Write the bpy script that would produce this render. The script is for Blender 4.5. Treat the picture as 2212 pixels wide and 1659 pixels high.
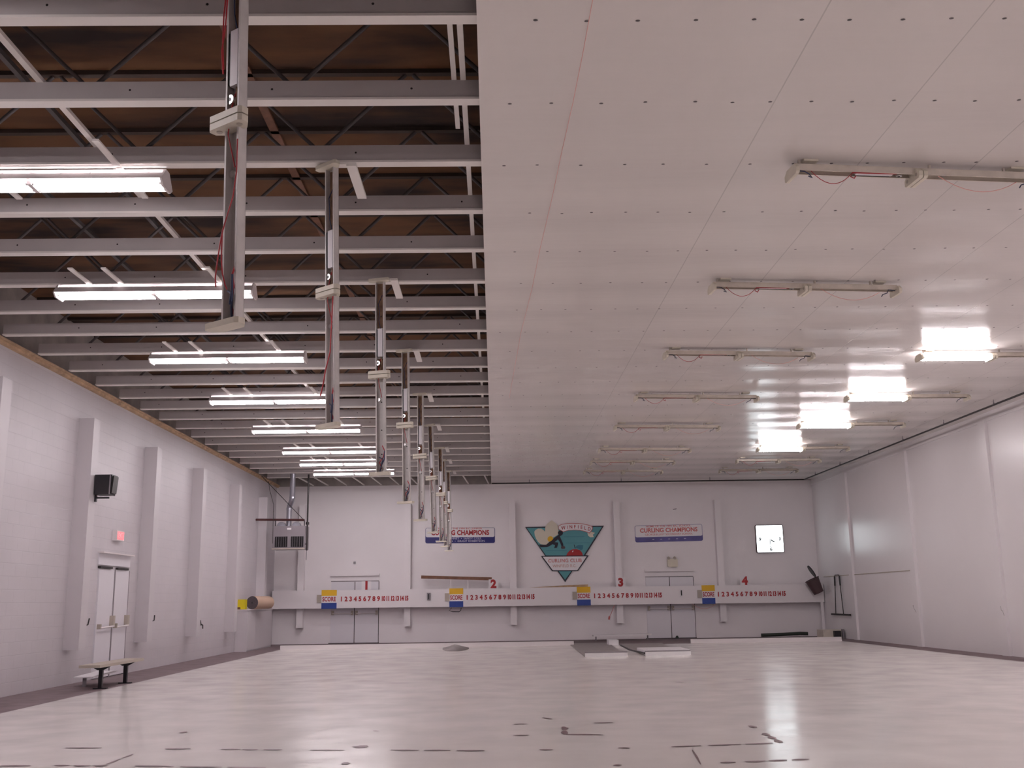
import bpy, math, random
from mathutils import Vector, Matrix
random.seed(7)
PI = math.pi
for o in list(bpy.data.objects): bpy.data.objects.remove(o)
SC = bpy.context.scene
COL = SC.collection
# ------------------------------------------------------------------ camera
F, PITCH, YAW, ROLL, HC = 2215.1164, .2083, .0193, -.0149, 1.3192
FW = Vector((math.sin(YAW)*math.cos(PITCH), math.cos(YAW)*math.cos(PITCH), math.sin(PITCH)))
R0 = Vector((math.cos(YAW), -math.sin(YAW), 0)); U0 = R0.cross(FW)
RT = R0*math.cos(ROLL)+U0*math.sin(ROLL); UP = -R0*math.sin(ROLL)+U0*math.cos(ROLL)
cam_d = bpy.data.cameras.new('camera'); cam = bpy.data.objects.new('camera', cam_d); COL.objects.link(cam)
cam.matrix_world = Matrix(((RT.x, UP.x, -FW.x, 0), (RT.y, UP.y, -FW.y, 0), (RT.z, UP.z, -FW.z, HC), (0, 0, 0, 1)))
cam_d.sensor_fit = 'HORIZONTAL'; cam_d.sensor_width = 36; cam_d.lens = 36*F/2212
cam_d.clip_end = 200; cam_d.clip_start = .05
SC.camera = cam
# ------------------------------------------------------------------ world, exposure
w = bpy.data.worlds.new('world'); SC.world = w; w.use_nodes = True
w.node_tree.nodes['Background'].inputs[0].default_value = (.02, .02, .02, 1)
w.node_tree.nodes['Background'].inputs[1].default_value = .2
SC.view_settings.view_transform = 'Standard'; SC.view_settings.look = 'None'
SC.view_settings.gamma = 1; SC.view_settings.use_curve_mapping = False
SC.view_settings.exposure = 0.80
TUBE_W = 29.0            # radiance of a burning tube
TUBE_COL = (1, .93, .97)

def at(a, b, X=None, Y=None, Z=None):
    """point of a real plane (X, Y or Z constant) seen at photo position a, b"""
    d = FW+RT*((a-1106)/F)-UP*((b-829.5)/F)
    t = X/d.x if X is not None else Y/d.y if Y is not None else (Z-HC)/d.z
    return Vector((0, 0, HC))+d*t
# ------------------------------------------------------------------ room numbers (metres)
XL, XR, YF, YB, H, HD = -7.49, 11.07, 35.52, -9.0, 5.335, 6.3
XE = -.083               # edge of the sheeted half of the ceiling
XIL, XIR = -6.29, 10.22  # ice edges
JY0, JS = 6.558, 1.2192  # joists
YBUMP = 31.0
# ------------------------------------------------------------------ materials
def mat(name, col, rough=.6, metal=0, spec=.5, emis=None, es=0, noise=0, nscale=3, bump=0, bscale=8, coat=0):
    m = bpy.data.materials.new(name); m.use_nodes = True; nt = m.node_tree; N = nt.nodes; L = nt.links
    b = N['Principled BSDF']
    b.inputs['Base Color'].default_value = (*col, 1); b.inputs['Roughness'].default_value = rough
    b.inputs['Metallic'].default_value = metal; b.inputs['Specular IOR Level'].default_value = spec
    if coat: b.inputs['Coat Weight'].default_value = coat
    if emis:
        b.inputs['Emission Color'].default_value = (*emis, 1); b.inputs['Emission Strength'].default_value = es
    tc = N.new('ShaderNodeTexCoord')
    if noise:
        n = N.new('ShaderNodeTexNoise'); n.inputs['Scale'].default_value = nscale; n.inputs['Detail'].default_value = 5
        L.new(tc.outputs['Object'], n.inputs['Vector'])
        r = N.new('ShaderNodeValToRGB')
        r.color_ramp.elements[0].position = .3; r.color_ramp.elements[1].position = .7
        r.color_ramp.elements[0].color = (*[c*(1-noise) for c in col], 1)
        r.color_ramp.elements[1].color = (*[min(1, c*(1+noise*.5)) for c in col], 1)
        L.new(n.outputs['Fac'], r.inputs[0]); L.new(r.outputs[0], b.inputs['Base Color'])
    if bump:
        n = N.new('ShaderNodeTexNoise'); n.inputs['Scale'].default_value = bscale
        L.new(tc.outputs['Object'], n.inputs['Vector'])
        bp = N.new('ShaderNodeBump'); bp.inputs['Strength'].default_value = bump; bp.inputs['Distance'].default_value = .02
        L.new(n.outputs['Fac'], bp.inputs['Height']); L.new(bp.outputs[0], b.inputs['Normal'])
    return m
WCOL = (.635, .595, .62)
def m_blocks(name, col, axis):
    """painted concrete block: brick joints as fine bump and faint tone; axis = wall's run direction"""
    m = mat(name, col, .5); nt = m.node_tree; N = nt.nodes; L = nt.links; b = N['Principled BSDF']
    tc = N.new('ShaderNodeTexCoord'); sp = N.new('ShaderNodeSeparateXYZ'); cb = N.new('ShaderNodeCombineXYZ')
    L.new(tc.outputs['Object'], sp.inputs[0]); L.new(sp.outputs[axis], cb.inputs[0]); L.new(sp.outputs['Z'], cb.inputs[1])
    br = N.new('ShaderNodeTexBrick'); L.new(cb.outputs[0], br.inputs['Vector'])
    br.inputs['Scale'].default_value = 1; br.inputs['Brick Width'].default_value = .4; br.inputs['Row Height'].default_value = .2
    br.inputs['Mortar Size'].default_value = .006; br.inputs['Mortar Smooth'].default_value = .4
    br.inputs['Color1'].default_value = (*col, 1); br.inputs['Color2'].default_value = (*[c*.985 for c in col], 1)
    br.inputs['Mortar'].default_value = (*[c*.93 for c in col], 1)
    nz = N.new('ShaderNodeTexNoise'); nz.inputs['Scale'].default_value = .8; nz.inputs['Detail'].default_value = 6
    L.new(tc.outputs['Object'], nz.inputs['Vector'])
    mr = N.new('ShaderNodeMapRange'); mr.inputs['From Min'].default_value = .3; mr.inputs['From Max'].default_value = .7
    mr.inputs['To Min'].default_value = .95; mr.inputs['To Max'].default_value = 1.03
    L.new(nz.outputs['Fac'], mr.inputs[0])
    mx = N.new('ShaderNodeMix'); mx.data_type = 'RGBA'; mx.blend_type = 'MULTIPLY'; mx.inputs[0].default_value = 1
    L.new(br.outputs['Color'], mx.inputs[6]); L.new(mr.outputs[0], mx.inputs[7]); L.new(mx.outputs[2], b.inputs['Base Color'])
    bp = N.new('ShaderNodeBump'); bp.inputs['Strength'].default_value = .35; bp.inputs['Distance'].default_value = .006; bp.invert = True
    L.new(br.outputs['Fac'], bp.inputs['Height']); L.new(bp.outputs[0], b.inputs['Normal'])
    return m
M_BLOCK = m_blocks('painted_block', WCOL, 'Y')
M_WALLF = mat('painted_end_wall', (.90, .85, .86), .5, noise=.035, nscale=.7, bump=.05, bscale=30)
M_WALLR = mat('glossy_wall_panel', (.84, .80, .81), .30, spec=.55, noise=.03, nscale=.5)
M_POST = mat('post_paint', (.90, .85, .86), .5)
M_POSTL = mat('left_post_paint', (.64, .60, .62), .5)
M_UPPER = mat('bare_upper_block', (.42, .38, .36), .8, noise=.3, nscale=2)
M_CONC = mat('walkway_concrete', (.205, .150, .160), .75, noise=.22, nscale=3)
M_WHITE = mat('white_paint', (.80, .74, .74), .45)
M_JOIST = mat('joist_paint', (.58, .535, .53), .5, noise=.04, nscale=4)
M_STEEL = mat('dark_steel_web', (.12, .105, .105), .6, metal=.2)
M_STRIP = mat('furring_paint', (.88, .83, .79), .5)
M_WOOD = mat('wood_trim', (.56, .38, .24), .7, noise=.3, nscale=6)
M_BROWN = mat('brown_board', (.20, .085, .045), .6, noise=.3, nscale=9)
M_DARK = mat('dark_metal', (.02, .014, .014), .5)
M_BLACK = mat('black_plastic', (.012, .010, .014), .4)
M_GREY = mat('grey_enamel', (.27, .24, .26), .4)
M_GALV = mat('galvanised', (.42, .42, .47), .32, metal=.85, bump=.1, bscale=20)
M_ALU = mat('aluminium', (.82, .80, .80), .3, metal=.9)
M_MATG = mat('grey_rubber', (.36, .325, .32), .8, noise=.12, nscale=8)
M_FIX = mat('fixture_enamel', (.68, .61, .53), .4, noise=.1, nscale=9)
M_FIXG = mat('hanging_fixture_grey', (.66, .62, .60), .4, noise=.12, nscale=9)
M_FIXC = mat('fixture_cream', (.72, .66, .55), .45, noise=.05, nscale=9)
M_RUST = mat('rusty_inside', (.30, .17, .10), .7, noise=.6, nscale=7)
M_LABEL = mat('ballast_label', (.72, .68, .70), .4)
M_RED = mat('red_wire', (.42, .02, .03), .45)
M_PINK = mat('faded_red_string', (.80, .42, .38), .7)
M_BLUEW = mat('blue_wire', (.03, .04, .10), .45)
M_REDP = mat('red_paint', (.42, .012, .018), .5)
M_REDF = mat('faded_red_paint', (.62, .13, .12), .5)
M_PALE = mat('very_faded_red', (.66, .36, .32), .5)
M_YEL = mat('yellow_paint', (.80, .47, .012), .5)
M_YELB = mat('yellow_plastic', (.72, .58, .01), .4)
M_BLUE = mat('blue_paint', (.018, .055, .30), .5)
M_NAVY = mat('navy_paint', (.018, .016, .17), .5)
M_NAVYF = mat('faded_navy_paint', (.10, .085, .30), .5, noise=.35, nscale=3)
M_SIGNW = mat('sign_white', (.88, .84, .86), .5)
M_SIGNL = mat('sign_letter_white', (.62, .58, .76), .5)
M_TEAL = mat('teal_paint', (.10, .335, .37), .5, noise=.06, nscale=2)
M_TEALD = mat('dark_teal_paint', (.035, .19, .26), .5)
M_CREAM = mat('cream_paint', (.74, .68, .55), .5)
M_BEIGE = mat('beige_box', (.46, .40, .34), .5)
M_MAROON = mat('brown_bin', (.085, .045, .05), .5)
M_BLK2 = mat('crest_outline', (.012, .010, .025), .5)
M_TAN = mat('carpet_backing', (.56, .40, .30), .85)
M_PURP = mat('carpet_end', (.11, .09, .11), .9, noise=.3, nscale=40)
M_DOOR = mat('door_paint', (.80, .77, .81), .4)
M_GREYL = mat('weatherstrip', (.26, .23, .25), .6)
M_TUBE = mat('burning_tube', (1, 1, 1), .5, emis=TUBE_COL, es=TUBE_W)
M_TUBER = mat('burning_tube_by_sheet', (1, 1, 1), .5, emis=TUBE_COL, es=TUBE_W*1.7)
M_CLOCK = mat('lit_clock_face', (.8, .8, .8), .4, emis=(.86, .96, 1.0), es=2.2)
M_EXIT = mat('lit_exit_sign', (.8, .1, .1), .4, emis=(1, .12, .14), es=1.0)
M_HOSE = mat('green_hose', (.03, .04, .03), .6)

def m_sheet():
    m = mat('white_vinyl_sheet', (.80, .75, .715), .2, spec=.5); nt = m.node_tree; N = nt.nodes; L = nt.links; b = N['Principled BSDF']
    tc = N.new('ShaderNodeTexCoord'); sp = N.new('ShaderNodeSeparateXYZ'); L.new(tc.outputs['Object'], sp.inputs[0])
    def math_(op, a, bb=None, c=None):
        n = N.new('ShaderNodeMath'); n.operation = op
        for i, v in enumerate((a, bb, c)):
            if v is None: continue
            if isinstance(v, (int, float)): n.inputs[i].default_value = v
            else: L.new(v, n.inputs[i])
        return n.outputs[0]
    # seams every 1.13 m along the hall
    fr = math_('FRACT', math_('DIVIDE', math_('SUBTRACT', sp.outputs['X'], 2.34), 1.13))
    dist = math_('MINIMUM', fr, math_('SUBTRACT', 1.0, fr))
    seam = math_('LESS_THAN', dist, .005)
    right = math_('GREATER_THAN', sp.outputs['X'], 2.0)
    seam = math_('MULTIPLY', seam, right)
    mp = N.new('ShaderNodeMapping'); mp.inputs['Scale'].default_value = (.55, 3.2, 1); L.new(tc.outputs['Object'], mp.inputs[0])
    n1 = N.new('ShaderNodeTexNoise'); n1.inputs['Scale'].default_value = 1; n1.inputs['Detail'].default_value = 3; L.new(mp.outputs[0], n1.inputs['Vector'])
    wv = math_('SINE', math_('MULTIPLY', sp.outputs['Y'], 2*PI/1.2192))
    mp2 = N.new('ShaderNodeMapping'); mp2.inputs['Scale'].default_value = (.25, .25, 1); L.new(tc.outputs['Object'], mp2.inputs[0])
    n2 = N.new('ShaderNodeTexNoise'); n2.inputs['Scale'].default_value = 1; n2.inputs['Detail'].default_value = 4; L.new(mp2.outputs[0], n2.inputs['Vector'])
    hgt = math_('ADD', math_('MULTIPLY', wv, .24), math_('MULTIPLY', n1.outputs['Fac'], .30))
    hgt = math_('SUBTRACT', hgt, math_('MULTIPLY', seam, .35))
    bp = N.new('ShaderNodeBump'); bp.inputs['Strength'].default_value = .6; bp.inputs['Distance'].default_value = .04
    L.new(hgt, bp.inputs['Height']); L.new(bp.outputs[0], b.inputs['Normal'])
    tone = N.new('ShaderNodeMapRange'); tone.inputs['From Min'].default_value = .3; tone.inputs['From Max'].default_value = .7
    tone.inputs['To Min'].default_value = .93; tone.inputs['To Max'].default_value = 1.04; L.new(n2.outputs['Fac'], tone.inputs[0])
    k = math_('MULTIPLY', tone.outputs[0], math_('SUBTRACT', 1.0, math_('MULTIPLY', seam, .22)))
    mx = N.new('ShaderNodeMix'); mx.data_type = 'RGBA'; mx.blend_type = 'MULTIPLY'; mx.inputs[0].default_value = 1
    mx.inputs[6].default_value = (.80, .75, .715, 1); L.new(k, mx.inputs[7]); L.new(mx.outputs[2], b.inputs['Base Color'])
    return m
M_SHEET = m_sheet()
def m_ice():
    m = mat('curling_ice', (.80, .735, .70), .2, spec=.5); nt = m.node_tree; N = nt.nodes; L = nt.links; b = N['Principled BSDF']
    tc = N.new('ShaderNodeTexCoord')
    mp = N.new('ShaderNodeMapping'); mp.inputs['Scale'].default_value = (.28, 1.3, 1); L.new(tc.outputs['Object'], mp.inputs[0])
    n1 = N.new('ShaderNodeTexNoise'); n1.inputs['Scale'].default_value = 1; n1.inputs['Detail'].default_value = 7; L.new(mp.outputs[0], n1.inputs['Vector'])
    r = N.new('ShaderNodeValToRGB'); r.color_ramp.elements[0].position = .32; r.color_ramp.elements[1].position = .68
    r.color_ramp.elements[0].color = (.83, .785, .745, 1); r.color_ramp.elements[1].color = (.87, .825, .79, 1)
    L.new(n1.outputs['Fac'], r.inputs[0]); L.new(r.outputs[0], b.inputs['Base Color'])
    n2 = N.new('ShaderNodeTexNoise'); n2.inputs['Scale'].default_value = 1.6; n2.inputs['Detail'].default_value = 4; L.new(tc.outputs['Object'], n2.inputs['Vector'])
    mr = N.new('ShaderNodeMapRange'); mr.inputs['From Min'].default_value = .3; mr.inputs['From Max'].default_value = .7
    mr.inputs['To Min'].default_value = .14; mr.inputs['To Max'].default_value = .22; L.new(n2.outputs['Fac'], mr.inputs[0]); L.new(mr.outputs[0], b.inputs['Roughness'])
    bp = N.new('ShaderNodeBump'); bp.inputs['Strength'].default_value = .12; bp.inputs['Distance'].default_value = .01
    n3 = N.new('ShaderNodeTexNoise'); n3.inputs['Scale'].default_value = 1.4; L.new(tc.outputs['Object'], n3.inputs['Vector'])
    L.new(n3.outputs['Fac'], bp.inputs['Height']); L.new(bp.outputs[0], b.inputs['Normal'])
    return m
M_ICE = m_ice(); M_ICE.node_tree.nodes['Principled BSDF'].inputs['Specular IOR Level'].default_value = .36
M_CHORD = mat('rusty_top_chord', (.045, .028, .022), .8)
def m_deck():
    m = mat('stained_wood_deck', (.13, .055, .022), .85); nt = m.node_tree; N = nt.nodes; L = nt.links; b = N['Principled BSDF']
    tc = N.new('ShaderNodeTexCoord')
    mp = N.new('ShaderNodeMapping'); mp.inputs['Scale'].default_value = (.5, 1.6, 1); L.new(tc.outputs['Object'], mp.inputs[0])
    n1 = N.new('ShaderNodeTexNoise'); n1.inputs['Scale'].default_value = 1; n1.inputs['Detail'].default_value = 8; L.new(mp.outputs[0], n1.inputs['Vector'])
    r = N.new('ShaderNodeValToRGB'); r.color_ramp.elements[0].position = .36; r.color_ramp.elements[1].position = .6
    r.color_ramp.elements[0].color = (.016, .006, .004, 1); r.color_ramp.elements[1].color = (.145, .062, .022, 1)
    L.new(n1.outputs['Fac'], r.inputs[0]); L.new(r.outputs[0], b.inputs['Base Color'])
    return m
M_DECK = m_deck()
# ------------------------------------------------------------------ mesh helpers
class MB:
    def __init__(s): s.v = []; s.f = []; s.mi = []; s.mats = []; s.sm = []
    def _m(s, m):
        if m not in s.mats: s.mats.append(m)
        return s.mats.index(m)
    def add(s, vs, fs, m, smooth=False):
        k = len(s.v); s.v += [tuple(v) for v in vs]; i = s._m(m)
        for f in fs: s.f.append(tuple(k+a for a in f)); s.mi.append(i); s.sm.append(smooth)
        return s
    def box(s, a, b, m):
        x0, y0, z0 = (min(a[i], b[i]) for i in range(3)); x1, y1, z1 = (max(a[i], b[i]) for i in range(3))
        return s.add([(x0, y0, z0), (x1, y0, z0), (x1, y1, z0), (x0, y1, z0), (x0, y0, z1), (x1, y0, z1), (x1, y1, z1), (x0, y1, z1)],
                     [(0, 3, 2, 1), (4, 5, 6, 7), (0, 1, 5, 4), (1, 2, 6, 5), (2, 3, 7, 6), (3, 0, 4, 7)], m)
    def bar(s, p, q, w, h, m, up=(0, 0, 1)):
        p = Vector(p); q = Vector(q); d = (q-p).normalized(); u = Vector(up)
        if abs(d.dot(u)) > .98: u = Vector((0, 1, 0))
        r = d.cross(u).normalized()*w/2; u = r.cross(d).normalized()*h/2
        vs = [c+a*r+b*u for c in (p, q) for a, b in ((-1, -1), (1, -1), (1, 1), (-1, 1))]
        return s.add(vs, [(0, 1, 2, 3), (7, 6, 5, 4), (0, 4, 5, 1), (1, 5, 6, 2), (2, 6, 7, 3), (3, 7, 4, 0)], m)
    def tube(s, pts, r, m, n=8, r2=None, caps=True):
        pts = [Vector(p) for p in pts]; rings = []
        ref = Vector((0, 0, 1))
        d0 = (pts[-1]-pts[0])
        if d0.length and abs(d0.normalized().z) > .9: ref = Vector((0, 1, 0))
        for i, p in enumerate(pts):
            d = (pts[min(i+1, len(pts)-1)]-pts[max(i-1, 0)]).normalized()
            a = d.cross(ref)
            if a.length < 1e-3: a = d.cross(Vector((1, 0, 0)))
            a.normalize(); b = d.cross(a).normalized()
            rr = r if r2 is None else r+(r2-r)*i/(len(pts)-1)
            rings.append([p+(a*math.cos(t)+b*math.sin(t))*rr for t in (2*PI*j/n for j in range(n))])
        vs = [v for rg in rings for v in rg]; fs = []
        for i in range(len(pts)-1):
            for j in range(n): fs.append((i*n+j, i*n+(j+1) % n, (i+1)*n+(j+1) % n, (i+1)*n+j))
        s.add(vs, fs, m, True)
        if caps: s.add(rings[0], [tuple(range(n))[::-1]], m); s.add(rings[-1], [tuple(range(n))], m)
        return s
    def prism(s, poly, n, m):
        """closed polygon (list of points) extruded by vector n"""
        k = len(poly); n = Vector(n); vs = [Vector(p) for p in poly]+[Vector(p)+n for p in poly]
        return s.add(vs, [tuple(range(k))[::-1], tuple(range(k, 2*k))]+[(i, (i+1) % k, k+(i+1) % k, k+i) for i in range(k)], m)
    def build(s, name, parent=None, loc=None):
        me = bpy.data.meshes.new(name); me.from_pydata(s.v, [], s.f)
        for m in s.mats: me.materials.append(m)
        me.polygons.foreach_set('material_index', s.mi); me.polygons.foreach_set('use_smooth', s.sm)
        me.validate(); me.update()
        o = bpy.data.objects.new(name, me); COL.objects.link(o)
        if parent is not None: o.parent = parent
        if loc: o.location = loc
        return o
def tag(o, label, cat, group=None, kind=None):
    o['label'] = label; o['category'] = cat
    if group: o['group'] = group
    if kind: o['kind'] = kind
    return o
def struct(o): o['kind'] = 'structure'; return o
def empty(name, loc=(0, 0, 0), label=None, cat=None, group=None):
    o = bpy.data.objects.new(name, None); o.location = loc; o.empty_display_size = .1; COL.objects.link(o)
    if label: tag(o, label, cat, group)
    return o
def copy_tree(o, parent=None):
    c = o.copy(); COL.objects.link(c)
    if parent is not None: c.parent = parent
    for ch in list(o.children): copy_tree(ch, c)
    return c
def box(name, a, b, m, parent=None): return MB().box(a, b, m).build(name, parent)
def text(name, s, size, m, parent, mw, sx=1.0, off=0.0, spacing=1.0, ext=.003):
    cu = bpy.data.curves.new('lettering', 'FONT'); cu.body = s; cu.size = size; cu.align_x = 'CENTER'; cu.align_y = 'CENTER'
    cu.extrude = ext; cu.offset = off; cu.space_character = spacing; cu.resolution_u = 3
    t = bpy.data.objects.new('tmp', cu); COL.objects.link(t)
    dg = bpy.context.evaluated_depsgraph_get(); me = bpy.data.meshes.new_from_object(t.evaluated_get(dg))
    bpy.data.objects.remove(t)
    me.transform(Matrix.Diagonal((sx, 1, 1, 1))); me.transform(mw)
    me.materials.clear(); me.materials.append(m)
    o = bpy.data.objects.new(name, me); COL.objects.link(o); o.parent = parent
    return o
def face_cam(x, y, z, rot=0):      # text upright in an XZ plane, read from -Y
    return Matrix.Translation((x, y, z)) @ Matrix.Rotation(PI/2, 4, 'X') @ Matrix.Rotation(rot, 4, 'Z')
ORD = ['first', 'second', 'third', 'fourth', 'fifth', 'sixth', 'seventh', 'eighth', 'ninth', 'tenth', 'eleventh', 'twelfth', 'thirteenth', 'fourteenth',
       'fifteenth', 'sixteenth', 'seventeenth', 'eighteenth', 'nineteenth', 'twentieth', 'twenty-first', 'twenty-second', 'twenty-third', 'twenty-fourth']
# ------------------------------------------------------------------ the shell
struct(box('floor', (XL-.3, YB-.3, -.2), (XR+.3, YF+.3, 0), M_CONC))
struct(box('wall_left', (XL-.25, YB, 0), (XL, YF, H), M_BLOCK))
struct(box('wall_left_upper', (XL-.25, YB, H), (XL, YF, HD), M_UPPER))
struct(box('wall_right', (XR, YB, 0), (XR+.25, YF, HD), M_WALLR))
struct(box('wall_far', (XL-.25, YF, 0), (XR+.25, YF+.25, H-.05), M_WALLF))
struct(box('wall_far_upper', (XL-.25, YF, H-.05), (XR+.25, YF+.25, HD), M_UPPER))
struct(box('wall_near', (XL-.25, YB-.25, 0), (XR+.25, YB, HD), M_WALLF))
struct(box('roof_deck', (XL-.25, YB-.25, HD), (XR+.25, YF+.25, HD+.1), M_DECK))
# sheeted half of the ceiling with its screw heads
cb = MB().box((XE, YB, H-.035), (XR, YF, H), M_SHEET)
M_SCREW = mat('sunken_screw', (.13, .11, .11), .5)
for i in range(-3, 23):
    y = JY0+JS*i-.05; x = .12+random.random()*.3
    while x < 10.9:
        yy = y+random.uniform(-.012, .012); r = .014
        vs = [(x+r*1.25*math.cos(t), yy+r*math.sin(t), H-.0365) for t in (2*PI*k/8 for k in range(8))]+[(x, yy, H-.041)]
        cb.add(vs, [(k, 8, (k+1) % 8) for k in range(8)], M_SCREW)
        x += random.choice((.31, .34, .36, .38, .41))
struct(cb.build('ceiling'))
# cove where the sheet meets the right wall, and the wood plate on the left wall
struct(box('trim_1', (XR-.03, YB, 5.10), (XR, YF, 5.15), M_WALLR))
struct(box('trim_2', (XL, YB, 5.255), (XL+.07, YF, H), M_WOOD))
struct(box('trim_3', (XL+.07, YB, 5.30), (XL+.11, YF, H-.002), M_WOOD))
tag(box('panel_seam_strip', (XR-.012, 27.5, 1.94), (XR, 34.9, 1.965), M_BEIGE), 'thin beige horizontal strip across the far panels of the right wall', 'strip')
# ------------------------------------------------------------------ ice
ice = box('ice_sheet', (XIL, YB, -.001), (XIR, YBUMP, .015), M_ICE); tag(ice, 'wide white glossy sheet of curling ice with faded dark lines', 'ice')
lm = MB()
def dash(a, b, w=.025, gaps=0):
    w *= 2.6
    a = Vector((a[0], a[1], 0)); b = Vector((b[0], b[1], 0)); n = max(1, gaps)
    for k in range(n):
        p = a.lerp(b, k/n+.02*random.random()); q = a.lerp(b, (k+.72+.2*random.random())/n)
        d = (q-p).normalized(); s_ = Vector((-d.y, d.x, 0))*w/2; z = Vector((0, 0, .0185))
        wob = s_*random.uniform(-.4, .4)
        lm.add([p-s_*.5+z, (p+q)/2-s_+wob+z, q-s_*.4+z, q+s_*.4+z, (p+q)/2+s_+wob+z, p+s_*.5+z], [(0, 1, 2, 3, 4, 5)], M_LINE)
M_LINE = mat('faded_ice_line', (.22, .14, .15), .5, noise=.3, nscale=6)
M_LINE2 = mat('faint_ice_line', (.50, .42, .41), .5)
for a, b in [((140, 1616), (230, 1616)), ((355, 1618), (422, 1618)), ((478, 1619), (615, 1620)), ((670, 1621), (752, 1621)), ((843, 1621), (1055, 1622)),
             ((1447, 1614), (1688, 1605)), ((0, 1655), (90, 1655)), ((118, 1654), (240, 1655)), ((288, 1655), (590, 1659)), ((1222, 1587), (1317, 1588)),
             ((1556, 1648), (1592, 1647)), ((1608, 1646), (1758, 1640)), ((1283, 1562), (1330, 1561)), ((1110, 1565), (1145, 1564)), ((1108, 1589), (1152, 1589)),
             ((1165, 1620), (1200, 1620)), ((1335, 1616), (1364, 1617)), ((1460, 1474), (1482, 1473)), ((1603, 1468), (1634, 1468)), ((1325, 1654), (1350, 1653)),
             ((388, 1584), (404, 1580)), ((1750, 1451), (1786, 1450))]:
    dash(at(*a, Z=.015), at(*b, Z=.015), .028, 3 if b[0]-a[0] > 120 else 1)
dash(at(1688, 1605, Z=.015), at(1648, 1583, Z=.015), .03, 3); dash(at(1632, 1573, Z=.015), at(1616, 1567, Z=.015), .03)
dash(at(1222, 1587, Z=.015), at(1216, 1568, Z=.015), .03, 2); dash(at(1192, 1554, Z=.015), at(1170, 1550, Z=.015), .02)
dash(at(778, 1616, Z=.015), at(787, 1610, Z=.015), .06); dash(at(744, 1652, Z=.015), at(748, 1646, Z=.015), .03); dash(at(810, 1580, Z=.015), at(817, 1579, Z=.015), .04)
dash(at(228, 1652, Z=.015), at(296, 1626, Z=.015), .012, 2); dash(at(1495, 1620, Z=.015), at(1518, 1659, Z=.015), .008)
o = lm.build('line_marks', ice); o['kind'] = 'stuff'
# bumper boards at the far end of the ice
def bumper(x0, x1, lab):
    o = MB().box((x0, YBUMP, 0), (x1, YBUMP+.09, .135), M_WHITE).build('bumper_board'); tag(o, lab, 'board', 'white bumper boards at the far end of the ice')
bumper(XIL, 2.30, 'white bumper board at the far ice edge, left of the grey mats')
bumper(5.75, XIR, 'white bumper board at the far ice edge, right of the grey mats')
# ------------------------------------------------------------------ joists over the open half
def joist(i):
    y = JY0+JS*i
    if i >= 0: lab = f'{ORD[i]} white ceiling joist from the camera, over the open left half'
    else: lab = 'white ceiling joist overhead behind the nearest one in view'
    e = empty('ceiling_joist', (0, y, H), lab, 'joist', 'white joists across the open half of the ceiling')
    x0, x1 = XL+.14, .55
    m = MB().box((x0, -.05, .02), (x1, .05, .175), M_JOIST)
    m.box((x0-.002, -.062, 0), (x1, .052, .0199), M_STRIP)
    xs = -7.2+random.uniform(0, 1)
    while xs < -.3:
        c = [(xs+.010*math.cos(t), -.0515, .10+.010*math.sin(t)) for t in (2*PI*k/8 for k in range(8))]
        m.add(c, [tuple(range(8))[::-1]], M_DARK); xs += 1.14+random.uniform(-.03, .03)
    m.build('bottom_chord', e)
    t = MB().box((x0-.1, -.035, HD-H-.045), (x1, .035, HD-H-.001), M_CHORD); t.build('top_chord', e)
    wb = MB(); z0, z1 = .16, HD-H-.05
    k = -7
    x = -1.6-1.67*4
    while x < x1:
        for sx in (-1, 1):
            a = (max(x0, x+sx*.03), 0, z0); b = (x+sx*.80, 0, z1)
            if x0 < b[0] < x1 and x > x0-.2: wb.tube([a, b], .019, M_STEEL, 6)
        x += 1.67
    wb.build('web', e)
    return e
for i in range(-3, 23): joist(i)
# long strips that tie the joists together
def ystrip(x, z, y0, y1, w, h, lab, m=M_STRIP):
    return tag(box('bridging_strip', (x-w/2, y0, z), (x+w/2, y1, z+h), m), lab, 'strip', 'strips tying the joists together')
ystrip(-3.66, H+.172, 2, 22, .055, .035, 'long white tie strip over the joists, midway across the open half')
ystrip(-.29, H+.176, 6.2, 8.62, .04, .035, 'short loose white strip end beside the long tie strip near the sheeted ceiling')
ystrip(-.215, H+.172, 2, 35, .045, .035, 'long white tie strip over the joists beside the sheeted ceiling edge')
for x, n in ((-5.3, 'left'), (-4.35, 'middle')):
    ystrip(x, HD-.17, 2, 34.5, .05, .05, f'dark steel bridging angle high under the deck, {n} one above the lit lamps', M_STEEL)
ystrip(-2.3, HD-.045, 2, 34.5, .09, .03, 'brown batten on the underside of the roof deck', M_BROWN)
for k, x in enumerate([-6.35, -5.85, -5.2, -4.6, -4.0, -3.4, -2.75, -1.9, -1.0, -.3]):
    o = MB().bar((x, JY0+JS*22+.06, H+.012), (x+.12, YF-.01, H-.02), .045, .03, M_STRIP).build('furring_strip')
    tag(o, f'{ORD[k]} short white furring strip from the left, between last joist and end wall', 'strip', 'short strips between the last joist and the end wall')
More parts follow.
